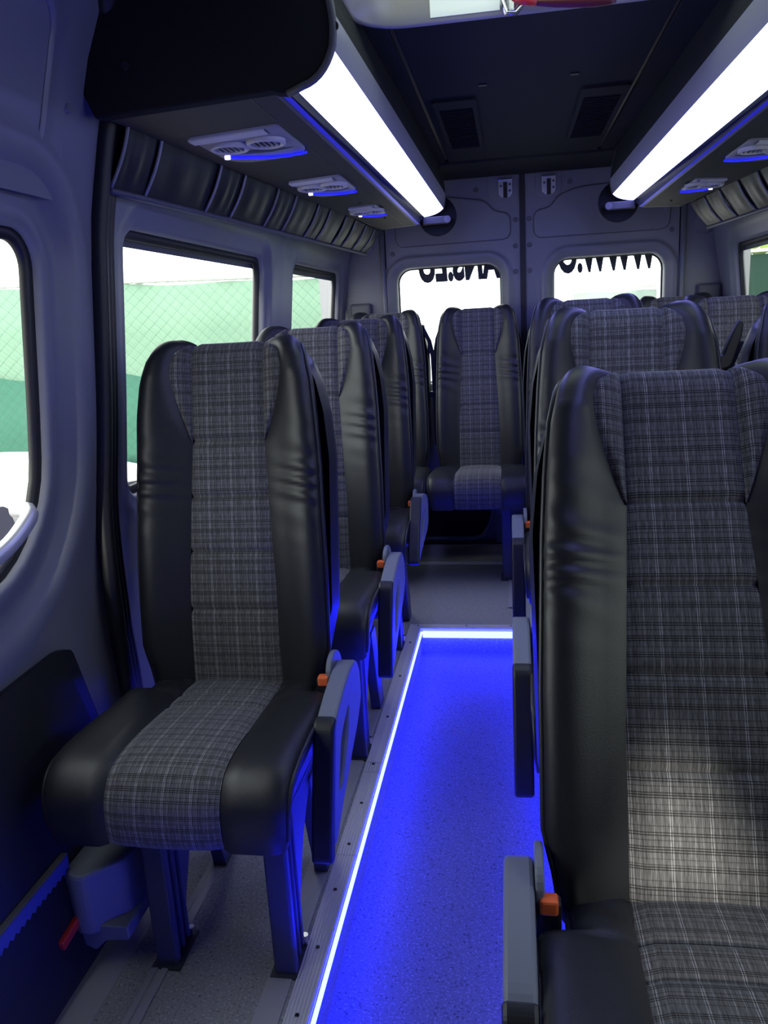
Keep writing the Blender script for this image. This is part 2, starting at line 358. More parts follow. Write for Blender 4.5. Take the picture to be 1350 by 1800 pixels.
for x, y in ((-.072, 2.71), (.202, 2.69)):
    link('ceiling_clip', box_me(x - .013, x + .013, y - .007, y + .007, 1.930, 1.936, .002), BLACKPL, roof)

# ---- floor
floor = struct('floor', box_me(-.40, .13, -1.7, 3.06, -.16, -.10), VINYL_A, 'speckled grey vinyl floor of the sunken aisle', 'floor')
pl = box('raised_platform', -.90, -.386, .75, 3.06, -.16, 0, VINYL, floor); tag(pl, 'speckled vinyl platform under the single seats')
box('raised_platform', .116, 1.14, -1.0, 3.06, -.16, 0, VINYL, floor)
box('rear_platform', -.97, 1.14, 3.06, 4.33, -.16, 0, VINYL, floor)
box('entry_step', -.97, -.40, -1.7, .75, -.40, -.32, VINYL, floor)
# ribbed aluminium nosing along the left aisle edge, smooth further back
def nosing(x0, x1, y0, y1, ribs, parent):
    n = 7; prof = [(x0, .0), (x0, .006)]
    if ribs:
        for k in range(n):
            a = x0 + (x1 - x0) * (k + .1) / n; b = x0 + (x1 - x0) * (k + .5) / n; c = x0 + (x1 - x0) * (k + .9) / n
            prof += [(a, .0055), (a + .0012, .0085), (b + .001, .0085), (b + .002, .0055)]
    else: prof += [((x0 + x1) / 2, .0075)]
    prof += [(x1 - .001, .006), (x1, .002), (x1, -.006)]
    return link('nosing', grid_me([[(p[0], y, p[1]) for p in prof] for y in (y0, y1)], smooth=False), ALU, parent)
nosing(-.436, -.387, .75, 1.62, True, floor); nosing(-.436, -.387, 1.622, 1.98, True, floor)
nosing(-.436, -.387, 1.982, 2.03, True, floor); nosing(-.436, -.387, 2.032, 3.09, False, floor)
nosing(.117, .160, -1.0, 3.09, False, floor)
link('nosing', grid_me([[(x, y, z) for x in (-.436, .16)] for y, z in ((3.052, -.006), (3.052, .006), (3.075, .008), (3.098, .006), (3.10, .0))], smooth=False), ALU, floor)
for y in (.86, 1.02, 1.165, 1.33, 1.50, 1.66, 1.83, 2.02, 2.3, 2.6, 2.9):
    link('floor_screw', cyl_me((-.412, y, .0075), (0, 0, 1), .004, .0022, 10), BLACKPL, floor)
for x in (-.40, -.2, -.02):
    link('floor_screw', cyl_me((x, 3.08, .0065), (0, 0, 1), .004, .0022, 10), BLACKPL, floor)
def seat_rail(x0, x1, y0, y1):
    w = x1 - x0; pr = [(x0, 0), (x0, .005), (x0 + w * .36, .006), (x0 + w * .40, .002), (x0 + w * .60, .002), (x0 + w * .64, .006), (x1, .005), (x1, 0)]
    return link('seat_rail', grid_me([[(p[0], y, p[1]) for p in pr] for y in (y0, y1)], smooth=False), RAIL, floor)
seat_rail(-.737, -.703, .75, 3.03); seat_rail(.38, .414, -.8, 3.03); seat_rail(-.03, .01, 3.30, 3.95)
box('rail_cover', -.495, -.445, .75, 3.03, 0, .0035, RAIL, floor, .001); box('rail_cover', .165, .205, -.8, 3.03, 0, .0035, RAIL, floor, .001)
link('wall_kerb', prism_me([(-.90, 0), (-.795, 0), (-.797, .004), (-.86, .010), (-.90, .05)], .75, 3.06, 'xz'), RAIL, floor)
ts = box('threshold_strip', -.90, 1.05, 3.93, 3.96, 0, .010, mat('polished_strip', (0.90, 0.90, 0.87), 0.25), floor, .003); tag(ts, 'bright aluminium threshold strip across the rear floor')
box('threshold_strip', -.66, .85, 4.27, 4.31, 0, .008, RAIL, floor, .002)

# ---- blue aisle light strips
def led(name, x0, x1, y0, y1, z0, z1, label):
    o = thing(name, label, 'light', (0, 0, 0), 'blue aisle light strips')
    box('glowing_strip', x0, x1, y0, y1, z0, z1, BLUE_LED, o)
    return o
led('light_strip', -.3862, -.3785, .75, 3.040, -.010, -.003, 'thin glowing blue white light strip along the left aisle edge')
led('light_strip', -.378, .106, 3.036, 3.0515, -.028, -.006, 'glowing white blue light strip across the far end of aisle')
led('light_strip', .108, .1158, -.6, 3.040, -.010, -.003, 'light strip along the right aisle edge, under the double seats')
led('light_strip', -.88, -.40, .742, .7495, -.03, -.012, 'light strip on the entry step edge beside the sliding door')

# ---- rear doors
def rear_fn(y0): return lambda x, z, i: (x, y0 - i, z)
YD = 4.30
fnR = rear_fn(YD)
REAR_RINGS = [(0, -.10), (0, -.03), (.008, -.018), (.02, -.014), (.032, .004), (.046, .010), (.056, .004), (.064, -.004), (.075, 0)]
def rear_door(n, x0, x1, win, stamp, label):
    r = [.075, .075, .05, .05]
    d = struct('door_%d' % n, panel_with_window((x0, x1, .02, 1.93), win, REAR_RINGS, r, fnR), BODY, label, 'door')
    pane('pane', (win[0], win[1], win[2], win[3] + .1), -.103, fnR, GLASS, d, .03)
    seal(win, r, -.10, fnR, d, .006)
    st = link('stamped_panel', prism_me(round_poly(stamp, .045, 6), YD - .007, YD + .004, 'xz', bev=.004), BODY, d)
    rp = round_poly(stamp, .045, 6); link('seam_bead', tube_me([(q[0], YD - .002, q[1]) for q in rp + rp[:1]], .0045, 6), TRIM, st)  # dark line standing in for the shade along the stamped edge
    return d
stL = [(-.585, 1.85), (-.575, 1.607), (.006, 1.612), (.004, 1.735), (-.075, 1.745), (-.115, 1.80), (-.30, 1.83)]
stR = [(.125, 1.607), (.775, 1.607), (.785, 1.85), (.34, 1.83), (.245, 1.80), (.205, 1.745), (.125, 1.735)]
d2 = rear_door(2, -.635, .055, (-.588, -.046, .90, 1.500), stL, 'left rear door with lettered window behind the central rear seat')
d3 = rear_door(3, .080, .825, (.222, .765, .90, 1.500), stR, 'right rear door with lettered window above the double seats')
for d, pts in ((d2, ((-.60, 1.575), (.03, 1.575), (.032, 1.70), (-.16, 1.855), (.03, 1.45))), (d3, ((.10, 1.575), (.79, 1.60), (.10, 1.70), (.30, 1.86), (.10, 1.45)))):
    for x, z in pts: link('plug', cyl_me((x, YD - .001, z), (0, -1, 0), .012, .004, 14, .010), TRIM, d)
for d, x0, x1 in ((d2, -.10, .045), (d3, .135, .26)):
    link('latch_recess', prism_me(round_poly([(x0, 1.915), (x0, 1.80), (x1, 1.80), (x1, 1.915)], [.001, .035, .035, .001], 5), YD - .005, YD + .002, 'xz', bev=.003), BODY, d)
for d, xc in ((d2, -.015), (d3, .198)):                                  # chrome latch plates
    l = link('latch_plate', prism_me(round_poly([(xc - .034, 1.893), (xc - .034, 1.825), (xc - .018, 1.808), (xc + .018, 1.808), (xc + .034, 1.825), (xc + .034, 1.893)], .006, 3), YD - .014, YD - .004, 'xz', bev=.002), STEEL, d)
    box('latch_slot', xc - .010, xc + .010, YD - .0165, YD - .012, 1.806, 1.880, BLACKPL, l)
    for bx, bz in ((-.022, 1.862), (.022, 1.868), (.022, 1.838)): link('latch_bolt', cyl_me((xc + bx, YD - .0135, bz), (0, -1, 0), .006, .004, 10), TRIM, l)
    box('latch_lip', xc - .036, xc + .036, YD - .02, YD - .003, 1.888, 1.897, CHROME, l, .002)
struct('door_gap_seal', box_me(.053, .082, YD - .004, YD + .03, .02, 1.93), RUBBER, None, parent=d2)
# black lower trim with grey frame under the rear windows
for d, x0, x1 in ((d2, -.56, -.16), (d3, .30, .74)):
    link('lower_trim', prism_me(round_poly([(x0, .055), (x1 - .03, .045), (x1 + .03, .14), (x1 + .05, .36), (x0, .36)], [.02, .05, .06, .02, .02], 6), YD - .012, YD + .002, 'xz', bev=.003), CARPET, d)
    link('trim_rim', tube_me([(x0, YD - .01, .042), (x1 - .06, YD - .012, .040), (x1 - .01, YD - .012, .055), (x1 + .03, YD - .012, .12), (x1 + .055, YD - .01, .22), (x1 + .062, YD - .01, .37)], .012, 8), BODY, d)
link('hinge_foot', prism_me(round_poly([(-.10, .02), (-.03, .02), (-.035, .13), (-.055, .17), (-.085, .17), (-.105, .12)], .015, 4), YD - .04, YD, 'xz', bev=.008), BODY, d2)
box('dark_sill', -.62, .81, YD - .02, YD + .02, .0, .034, RUBBER, d2)
# rear pillars
for side, nm in ((-1, 'left'), (1, 'right')):
    a, b = (-1.0, -.640) if side < 0 else (.830, 1.16)
    w = struct('wall_rear_' + nm, box_me(a, b, YD - .005, YD + .05, -.2, 1.96), BODY, 'grey rear corner pillar on the %s of the rear doors' % nm)
    e = -.640 if side < 0 else .830; s = -1 if side < 0 else 1
    link('pillar_rib', tube_me([(e + s * .012, YD - .012, .1), (e + s * .012, YD - .012, 1.3), (e + s * .016, YD - .012, 1.75)], .012, 10), BODY, w)
    box('pillar_cover', e + s * .14 - .055, e + s * .14 + .055, YD - .04, YD - .004, .9, 1.335, TRIM, w, .012)
    link('round_plug', cyl_me((e + s * .11, YD - .004, 1.625), (0, -1, 0), .055, .010, 24, .05), BODY, w)

# lettering on the outside of the rear glass, read mirrored from inside
def lettering(text, x_l, x_r, z0, h, parent):
    cu = bpy.data.curves.new('t', 'FONT'); cu.body = text; cu.offset = .055; cu.shear = .12; cu.resolution_u = 4; cu.space_character = 1.02
    to = bpy.data.objects.new('t', cu); COL.objects.link(to)
    me = bpy.data.meshes.new_from_object(to.evaluated_get(bpy.context.evaluated_depsgraph_get()))
    bpy.data.objects.remove(to)
    xs = [v.co.x for v in me.vertices]; ys = [v.co.y for v in me.vertices]
    for v in me.vertices:
        x = (v.co.x - min(xs)) / (max(xs) - min(xs)); y = (v.co.y - min(ys)) / (max(ys) - min(ys))
        v.co = (x_r + (x_l - x_r) * x, 4.408, z0 + h * y)
    me.materials.clear(); o = link('window_lettering', me, LETTER, parent); return o
lettering('ANS.EU', -.487, -.040, 1.424, .18, d2)
lettering('WWW.O', .245, .735, 1.426, .18, d3)

# added panel behind the camera; its gap shapes the low sun into a patch
struct('wall_front', prism_me([(-1.0, -.4), (1.16, -.4), (1.16, 1.97), (-1.0, 1.97)], -.92, -.90, 'xz', holes=[round_poly([(.055, .855), (.270, .855), (.205, .96), (.160, 1.05), (.135, 1.05), (.105, .96)], .02, 4)]), TRIM, 'dark cab partition with one gap behind the camera')

# ================================================================== overhead consoles with light tubes
NEAR, FAR = 1.58, 3.97
def lerp(a, b, t): return a + (b - a) * t
def prof_at(t):
    """left-hand cross-section (x, z) at t=0 near end .. t=1 far end"""
    P0 = dict(out=(-.765, 1.655), inn=(-.430, 1.672), g0=(-.428, 1.690), g1=(-.408, 1.692), d0=(-.385, 1.672), d1=(-.312, 1.735), f1=(-.305, 1.795), f2=(-.335, 1.87), top=(-.35, 1.945))
    P1 = dict(out=(-.600, 1.668), inn=(-.440, 1.676), g0=(-.436, 1.696), g1=(-.416, 1.702), d0=(-.394, 1.708), d1=(-.303, 1.740), f1=(-.286, 1.790), f2=(-.300, 1.87), top=(-.318, 1.945))
    return {k: (lerp(P0[k][0], P1[k][0], t), lerp(P0[k][1], P1[k][1], t)) for k in P0}
def bez(a, b, c, n): return [tuple(np.array(a) * (1 - t) ** 2 + 2 * np.array(b) * t * (1 - t) + np.array(c) * t * t) for t in np.linspace(0, 1, n)]
def diff_curve(p): return bez(p['d0'], (lerp(p['d0'][0], p['d1'][0], .72), p['d0'][1] + (.004)), p['d1'], 9)
def fas_curve(p): return bez(p['d1'], (p['f1'][0] + .004, p['f1'][1]), p['f2'], 10) + [p['top']]
def console(side, label, near_end, far_end):
    c = thing('overhead_console', label, 'console', (mx(-.55, side), FAR, 1.70))
    off = Vector(c.location)
    def L(x, y, z): return (mx(x, side) - off.x, y - off.y, z - off.z)
    ts = [near_end + (far_end - near_end) * k / 8 for k in range(9)]
    yy = lambda t: lerp(NEAR, FAR, t)
    def sweep(name, fn, m): return link(name, grid_me([[L(q[0], yy(t), q[1]) for q in fn(prof_at(t))] for t in ts]), m, c)
    b = sweep('bottom_panel', lambda p: [(p['out'][0], p['out'][1] + .03), p['out'], p['inn']], CONSOLE); b.data.polygons.foreach_set('use_smooth', [False] * len(b.data.polygons))
    b = sweep('groove_trim', lambda p: [p['inn'], (p['inn'][0] + .008, p['inn'][1] - .003), (p['inn'][0] + .010, p['inn'][1] + .012), p['g1'], (p['g1'][0] + .002, p['d0'][1] + .002), p['d0']], TRIM)
    sweep('panel_seam', lambda p: [(p['inn'][0] - .052, p['inn'][1] - .003), (p['inn'][0] - .048, p['inn'][1] - .003)], RUBBER)
    sweep('blue_groove_light', lambda p: [(p['inn'][0] + .010, p['inn'][1] + .000), (p['g1'][0] - .001, p['inn'][1] + .002)], BLUE_GROOVE)
    tag(sweep('light_diffuser', diff_curve, WHITE_LED), 'long glowing white light tube')
    sweep('fascia', lambda p: fas_curve(p)[:6], FASCIA); sweep('upper_cover', lambda p: fas_curve(p)[5:], HEADLINER)
    sweep('roof_trim', lambda p: [p['top'], (p['top'][0] - .02, 1.958)], TRIM)
    if near_end == 0:                                             # near end cap, a flat black plate with a rounded lip
        p = prof_at(0)
        out = [(-.71, 1.95), (-.785, 1.80), (-.795, 1.70), (p['out'][0] - .01, p['out'][1] - .004), (p['inn'][0] + .004, p['inn'][1] - .006), (-.418, 1.663), (-.398, 1.660)] + [(q[0] + .004, q[1] - .003) for q in diff_curve(p)[1:]] + [(q[0] + .004, q[1]) for q in fas_curve(p)]
        o3 = [(mx(q[0], side) - off.x, q[1] - off.z) for q in out]
        link('end_cap', prism_me(o3, NEAR - .03 - off.y, NEAR + .002 - off.y, 'xz', bev=.004), CARPET, c)
        rim = [L(q[0] + .003, NEAR - .030, q[1] - .002) for q in out[6:]]
        link('end_rim', tube_me(rim, .007, 8), TRIM, c)
        for sx, sz in ((-.70, 1.735), (-.30, 1.76)): link('end_screw', cyl_me(L(sx, NEAR - .029, sz), (0, -1, 0), .008, .004, 12), BLACKPL, c)
    # far end cap
    p = prof_at(far_end); yf = yy(far_end)
    out = [(p['out'][0], 1.95), p['out'], p['inn']] + diff_curve(p) + fas_curve(p)
    link('far_cap', prism_me([(mx(q[0], side) - off.x, q[1] - off.z) for q in out], yf - .001 - off.y, yf + .03 - off.y, 'xz'), TRIM, c)
    # round black cover and small bracket behind the tube
    link('round_cover', cyl_me(L(-.335, yf + .06, 1.712), (0, -1, 0), .090, .02, 32), CARPET, c)
    br = box('bracket', 0, .12, 0, .03, 0, .035, BLACKPL, c, .004); br.location = L(-.402 if side < 0 else -.282, yf - .004, 1.672)
    link('bracket_knob', cyl_me(L(-.285, yf + .004, 1.69), (0, -1, 0), .016, .016, 16), TRIM, c)
    for sy in np.arange(near_end + .2, far_end, .21):
        q = prof_at(sy); link('panel_screw', cyl_me(L(lerp(q['out'][0], q['inn'][0], .55), yy(sy) , lerp(q['out'][1], q['inn'][1], .55) - .004), (0, 0, 1), .005, .006, 10), BLACKPL, c)
    # air vents with reading-light bars, hung in the bottom panel
    for vy0, vy1 in ((1.80, 2.12), (2.46, 2.80), (3.14, 3.46)):
        t = (vy0 - NEAR) / (FAR - NEAR); q = prof_at(t); q2 = prof_at((vy1 - NEAR) / (FAR - NEAR))
        if t < near_end: continue
        xi = q['inn'][0] - .055; xo = q2['out'][0] + .035; zb = q['inn'][1] - .006
        def LP(u, v, dz=0.0):                                     # u 0..1 outer->inner, v 0..1 near->far
            x = lerp(xo, xi, u); y = lerp(vy0, vy1, v); tt = (y - NEAR) / (FAR - NEAR); r = prof_at(tt)
            k = (x - r['out'][0]) / (r['inn'][0] - r['out'][0]); return L(x, y, lerp(r['out'][1], r['inn'][1], k) + dz)
        outl = rect_loop(0, 1, 0, 1, [.30, .30, .05, .05], 6, 3)
        rings = [[LP(a * s + .5 * (1 - s), b_ * s + .5 * (1 - s), dz) for a, b_ in outl] for s, dz in ((1, 0), (1, -.002), (.965, -.005), (.5, -.0052), (.02, -.0052))]
        v = link('air_vent', grid_me(rings, closed_u=True), VENTPL, c)
        link('vent_bar', grid_me([[LP(.0, .02, -.004), LP(.84, .02, -.004)], [LP(.0, .025, -.008), LP(.84, .025, -.008)], [LP(.0, .15, -.008), LP(.84, .15, -.008)], [LP(.0, .16, -.004), LP(.84, .16, -.004)]], smooth=False), VENTBAR, v)
        for u in (.28, .70):
            cc = Vector(LP(u, .36, -.005)); R = .046
            P = []
            for rr, dz in ((R, .002), (R, -.007), (R * .90, -.010), (R * .76, -.006), (R * .72, .002)):
                P.append([cc + Vector((rr * math.cos(a), rr * math.sin(a), dz)) for a in np.linspace(0, 2 * math.pi, 28, endpoint=False)])
            nz = link('nozzle', grid_me(P, closed_u=True), VENTBAR, v)
            link('nozzle_well', cyl_me(cc + Vector((0, 0, .001)), (0, 0, -1), R * .74, .004, 20), BLACKPL, v)
            for k in range(-2, 3):
                o = link('nozzle_fin', box_me(-.0018, .0018, -R * .66 * math.sqrt(1 - (k * .28) ** 2), R * .66 * math.sqrt(1 - (k * .28) ** 2), -.007, -.003), VENTPL, v); o.location = cc + Vector((k * R * .26, 0, -.001))
        # blue arc
        arc = [Vector(LP(lerp(.10, .98, s), .66 + .16 * math.sin(s * 2.4) - .02 + .10 * s, -.0085)) for s in np.linspace(0, 1, 14)]
        link('blue_light', tube_me(arc, .0032, 8), BLUE_GLOW, v)
        link('blue_spot', cyl_me(arc[0] + Vector((0, 0, .004)), (0, 0, -1), .007, .008, 14), BLUE_SPOT, v)
        pl_ = [LP(.14, .62, -.0062), LP(.40, .56, -.0062), LP(.92, .66, -.0062), LP(.62, .70, -.0062)]
        link('dark_slot', mesh('q', pl_, [(0, 1, 2, 3)], smooth=False), BLACKPL, v)
    return c
console(-1, 'black overhead console on the left with white light tube and flat end plate', 0.0, 1.0)
console(1, 'black overhead console on the right with white light tube, end out of view', -.35, .985)

# ---- leather pocket rails below the consoles
def pockets(side, label, ys):
    r = thing('pocket_rail', label, 'storage pocket', (mx(-.8, side), ys[0], 1.56)); off = Vector(r.location)
    def PT(s, y, bulge=0.0):                                   # s 0 top .. 1 bottom
        t = (y - 1.7) / 2.4; top = (lerp(-.752, -.628, t), lerp(1.688, 1.672, t)); bot = (lerp(-.812, -.705, t), lerp(1.548, 1.575, t))
        x = lerp(top[0], bot[0], s) + bulge * .7; z = lerp(top[1], bot[1], s) - bulge * .5
        return Vector((mx(x, side), y, z)) - off
    back = grid_me([[PT(s, y, -.012) for y in ys] for s in np.linspace(-.12, 1.06, 5)]); link('backing', back, LEATHER, r)
    link('bottom_trim', tube_me([PT(1.04, y, .004) for y in ys], .008, 8), TRIM, r)
    link('top_trim', tube_me([PT(-.06, y, -.012) for y in ys], .010, 8), RUBBER, r)
    for i in range(len(ys) - 1):
        a, b = ys[i], ys[i + 1]; P = []
        for s in np.linspace(0, 1, 11):
            row = []
            for k in range(13):
                u = k / 12; bulge = (.006 + .007 * math.sin(math.pi * u) + .004 * (1 - u)) * math.sin(math.pi * (.12 + .8 * s)) + .003 * math.sin(u * 17 + i) * math.sin(math.pi * s)
                row.append(PT(s, lerp(a, b, u), bulge))
            P.append(row)
        p = link('pocket', grid_me(P), LEATHER, r)
        link('pocket_piping', tube_me([PT(s, a, .013 * math.sin(math.pi * (.12 + .8 * s)) + .001) for s in np.linspace(0, 1, 12)], .0042, 6), FASCIA if i in (1, 2, 3) and side < 0 else VENTPL, p)
    return r
pockets(-1, 'row of black leather pockets above the left side windows', [1.655, 1.80, 2.13, 2.30, 2.58, 2.76, 3.02, 3.18, 3.42, 3.58, 3.78, 3.96, 4.10])
pockets(1, 'row of black leather pockets above the right side windows', [.9, 1.2, 1.5, 1.80, 2.13, 2.36, 2.62, 2.84, 3.08, 3.28, 3.50, 3.70, 3.92])

# ---- ceiling grilles
def grille(x0, x1, y0, y1, label):
    g = thing('ceiling_grille', label, 'grille', ((x0 + x1) / 2, (y0 + y1) / 2, 1.935), 'ceiling grilles'); w, h = (x1 - x0) / 2, (y1 - y0) / 2
    outer = round_poly([(-w, -h), (w, -h), (w, h), (-w, h)], .012, 3); inner = round_poly([(-w + .014, -h + .10), (w - .014, -h + .10), (w - .014, h - .03), (-w + .014, h - .03)], .008, 3)
    link('frame', prism_me(outer, 0, -.010, 'xy', holes=[inner]), HEADLINER, g)
    box('backing', -w + .01, w - .01, -h + .02, h - .02, -.004, -.001, BLACKPL, g)
    me = box_me(-w + .013, w - .013, -.006, .006, -.009, -.004, .001, 1)
    n = 20
    for k in range(n):
        o = link('slat', me, HEADLINER, g); o.location.y = lerp(-h + .118, h - .045, k / (n - 1)); o.rotation_euler.x = .35
grille(-.243, -.100, 2.84, 3.64, 'slatted dark grille in the ceiling near the left light tube')
grille(.238, .388, 2.85, 3.63, 'slatted dark grille in the ceiling near the right light tube')

# ---- roof hatch, sticker, hammer
hatch = thing('roof_hatch', 'light grey frame of the roof hatch at the top of picture', 'hatch', (0, 1.685, 1.935))
hO = rect_loop(-.345, .50, -.36, .372, .12, 8, 4)
rings = []
for ex, z in ((0.012, .02), (0.012, -.018), (.004, -.029), (-.006, -.031), (-.012, -.026), (-.022, .04), (-.034, .115)):
    rings.append([(p[0], p[1], z) for p in rect_loop(-.345 - ex, .50 + ex, -.36 - ex, .372 + ex, .12 + ex, 8, 4)])
link('frame', grid_me(rings, closed_u=True), HATCHPL, hatch)
link('rubber_gasket', grid_me([[(p[0], p[1], z) for p in rect_loop(-.345 - ex, .50 + ex, -.36 - ex, .372 + ex, .12 + ex, 8, 4)] for ex, z in ((.011, -.001), (.020, -.010), (.030, -.008), (.036, -.001))], closed_u=True), RUBBER, hatch)
link('lid', box_me(-.35, .505, -.365, .377, .112, .118, .001), GLASS_R, hatch)
stk = box('sticker', -.170, -.012, -.0015, 0, -.020, .036, WHITE, hatch); tag(stk, 'white rectangular sticker')
for v in stk.data.vertices: v.co.y += .3585 - .152 * (v.co.z + .026)      # lies on the sloping inner wall of the hatch frame
ham = thing('emergency_hammer', 'red handled emergency hammer with chrome head on the roof hatch frame', 'hammer', (.020, 2.026, 1.936)); ham.rotation_euler.x = -math.pi / 2
hh, _ = spline([(.035, .020, -.012), (.07, .024, -.012), (.11, .028, -.012), (.16, .032, -.012), (.22, .034, -.010)], 14)
link('handle', tube_me(hh, [.008, .009, .010, .011, .012, .012, .013, .013, .013, .013, .013, .012, .011, .008], 10), DARKRED, ham)
link('red_grip', tube_me([(-.004, .008, -.014), (.02, .014, -.016), (.05, .021, -.016)], [.010, .013, .011], 10), RED, ham)
link('chrome_loop', tube_me([(.09, .006, -.008), (.05, .014, -.008), (.02, .020, -.008), (.004, .038, -.008), (-.018, .036, -.008), (-.026, .012, -.008), (-.024, -.02, -.008), (-.02, -.05, -.008)], .006, 8), CHROME, ham)
link('head', cyl_me((-.006, .034, -.008), (0, -1, 0), .010, .05, 12, .012, .002), CHROME, ham)

# ================================================================== seats
BACK_PATH, LB = spline([(-.006, .44), (0, .50), (.008, .58), (.022, .68), (.043, .80), (.068, .92), (.095, 1.04), (.118, 1.14), (.129, 1.187), (.148, 1.213), (.176, 1.222)], 121)
def frames(P, sgn):
    T = np.gradient(P, axis=0); T /= np.linalg.norm(T, axis=1)[:, None]
    return np.stack([-T[:, 1] * sgn, T[:, 0] * sgn], 1)
BN = frames(BACK_PATH, 1)
def bz(v): return float(np.interp(v, np.linspace(0, 1, 121), BACK_PATH[:, 1])) if v < .985 else 1.222
def back_hw(v):
    return interp(v * LB, [0, .06, .12, .30, .52, .62, .70, .755, .79, .815, .84], [.192, .200, .214, .213, .206, .200, .192, .180, .166, .150, .122])
def back_a(v): return interp(v, [0, .3, .7, 1], [.104, .100, .083, .082])
def back_b(v):                                                    # outer edge of the plaid wing inset
    s = (v - .70) / (.982 - .70)
    if s <= 0 or s >= 1: return 0
    return .064 * (s ** .85) * (1 - s ** 5.0) * 1.12
def back_n(x, v):
    hw = back_hw(v); B = interp(v, [0, .12, .45, .65, .78, .88, .93, .97, 1], [.018, .026, .030, .031, .040, .038, .026, .014, .008]); a = back_a(v)
    pk = max(a + .03, hw * .87); ax = abs(x)
    if ax <= a: return -.004 * math.cos(ax / a * 1.5)
    if ax <= pk: return B * sstep(a, pk, ax)
    q = min(1, (ax - pk) / (hw - pk)); return B - .022 * (1 - math.sqrt(max(0, 1 - q * q)))
def bp(x, n, v):
    i = v * 120; k = int(min(119, math.floor(i))); t = i - k
    p = BACK_PATH[k] * (1 - t) + BACK_PATH[k + 1] * t; nn = BN[k] * (1 - t) + BN[k + 1] * t
    return (x, p[0] + nn[0] * n, p[1] + nn[1] * n)
def groove(d, w=.008, h=.006): return -h * math.exp(-(d / w) ** 2)
def back_panel(v0, v1, nv, nu=10):
    P, U = [], []
    for i in range(nv + 1):
        v = v0 + (v1 - v0) * i / nv; a = back_a(v); row, ur = [], []
        dv = min(v - v0, v1 - v) * LB
        for j in range(nu + 1):
            x = -a + 2 * a * j / nu
            n = back_n(x, v) + groove(a - abs(x)) + groove(dv, .0055, .007) + .003 * math.sin(math.pi * j / nu)
            row.append(bp(x, n, v)); ur.append((x, v * LB))
        P.append(row); U.append(ur)
    return grid_me(P, U)
def back_inset(sg):
    P, U = [], []
    for i in range(25):
        v = .70 + .282 * i / 24; a = back_a(v); b = back_b(v); row, ur = [], []
        for j in range(8):
            ax = a + b * j / 7; d = min(ax - a, a + b - ax)
            row.append(bp(sg * ax, back_n(ax, v) + groove(d, .007, .006) + .004 * math.sin(math.pi * j / 7), v)); ur.append((sg * ax + .013, v * LB + .02))
        P.append(row); U.append(ur)
    return grid_me(P, U)
def back_bolster(sg):
    P = []; NV = 118
    rng = random.Random(3 if sg > 0 else 5); ph = rng.random() * 6
    for i in range(NV + 1):
        v = i / NV; a = back_a(v) + back_b(v); hw = back_hw(v); row = []
        wmask = math.exp(-((v - .60) / .10) ** 2)
        for j in range(13):
            ax = a + (hw - a) * (1 - (1 - j / 12) ** 1.5)
            n = back_n(ax, v) + groove(ax - a, .008, .006)
            q = (ax - a) / max(.01, hw - a)
            n += .0046 * wmask * q ** .7 * math.sin(v * LB * 2 * math.pi / .042 + (4.0 if sg > 0 else -3.0) * q + ph + 1.6 * math.sin(v * 31 + q)) * (1 - .5 * (q > .95))
            row.append(bp(sg * ax, n, v))
        ne = back_n(hw, v)
        for k in (1, 2, 3): row.append(bp(sg * (hw + .003 * (k == 1) - .004 * (k - 1)), lerp(ne, -.062, k / 3), v))
        P.append(row)
    return grid_me(P)
def back_piping(sg):
    return tube_me([bp(sg * (back_hw(v) + .001), back_n(back_hw(v), v) - .002, v) for v in np.linspace(.03, 1, 60)], .0048, 6)
SHELL_PATH, LS = spline([(.170, 1.212), (.200, 1.206), (.222, 1.172), (.214, 1.08), (.192, .95), (.168, .80), (.146, .65), (.128, .50), (.118, .40)], 60)
SN = frames(SHELL_PATH, 1)
def shell():
    P = []
    for i in range(60):
        p, nn = SHELL_PATH[i], SN[i]; z = p[1]
        hw = interp(z, [.40, .5, .62, .95, 1.05, 1.12, 1.17, 1.20, 1.215], [.17, .19, .218, .224, .214, .198, .178, .155, .12]); row = []
        prof = [(-.985, -.082), (-1.008, -.04), (-1.0, -.012), (-.97, -.003), (-.90, 0), (-.5, .004), (0, .005), (.5, .004), (.90, 0), (.97, -.003), (1.0, -.012), (1.008, -.04), (.985, -.082)]
        for s, n in prof: row.append((s * hw, p[0] + nn[0] * n, p[1] + nn[1] * n))
        P.append(row)
    return grid_me(P)
# cushion
CUSH_PATH, LC = spline([(.03, .478), (-.05, .484), (-.15, .492), (-.26, .502), (-.345, .503), (-.398, .490), (-.428, .455), (-.437, .418), (-.437, .385), (-.431, .358)], 101)
CN = -frames(CUSH_PATH, 1)
def cu_y(v): return float(np.interp(v, np.linspace(0, 1, 101), CUSH_PATH[:, 0]))
def cush_hw(v):
    y = cu_y(v)
    if v < .3: return .186 if y > -.072 else lerp(.186, .228, sstep(-.072, -.080, y))
    return interp(v, [.3, .55, .68, .8, .92, 1], [.226, .230, .231, .229, .226, .220])
def cush_a(v): return interp(v, [0, .12, .5, 1], [.100, .104, .108, .108])
def cush_n(x, v):
    hw = cush_hw(v); ax = abs(x); a = cush_a(v)
    B = interp(v, [0, .2, .5, .8, 1], [.004, .008, .006, .003, 0]); pk = max(hw - .032, a + .02)
    if ax <= a: return -.002
    if ax <= pk: return B * sstep(a, pk, ax)
    q = min(1, (ax - pk) / (hw - pk)); return B - .016 * (1 - math.sqrt(max(0, 1 - q * q)))
def cp(x, n, v):
    i = v * 100; k = int(min(99, math.floor(i))); t = i - k
    p = CUSH_PATH[k] * (1 - t) + CUSH_PATH[k + 1] * t; nn = CN[k] * (1 - t) + CN[k + 1] * t
    return (x, p[0] + nn[0] * n, p[1] + nn[1] * n)
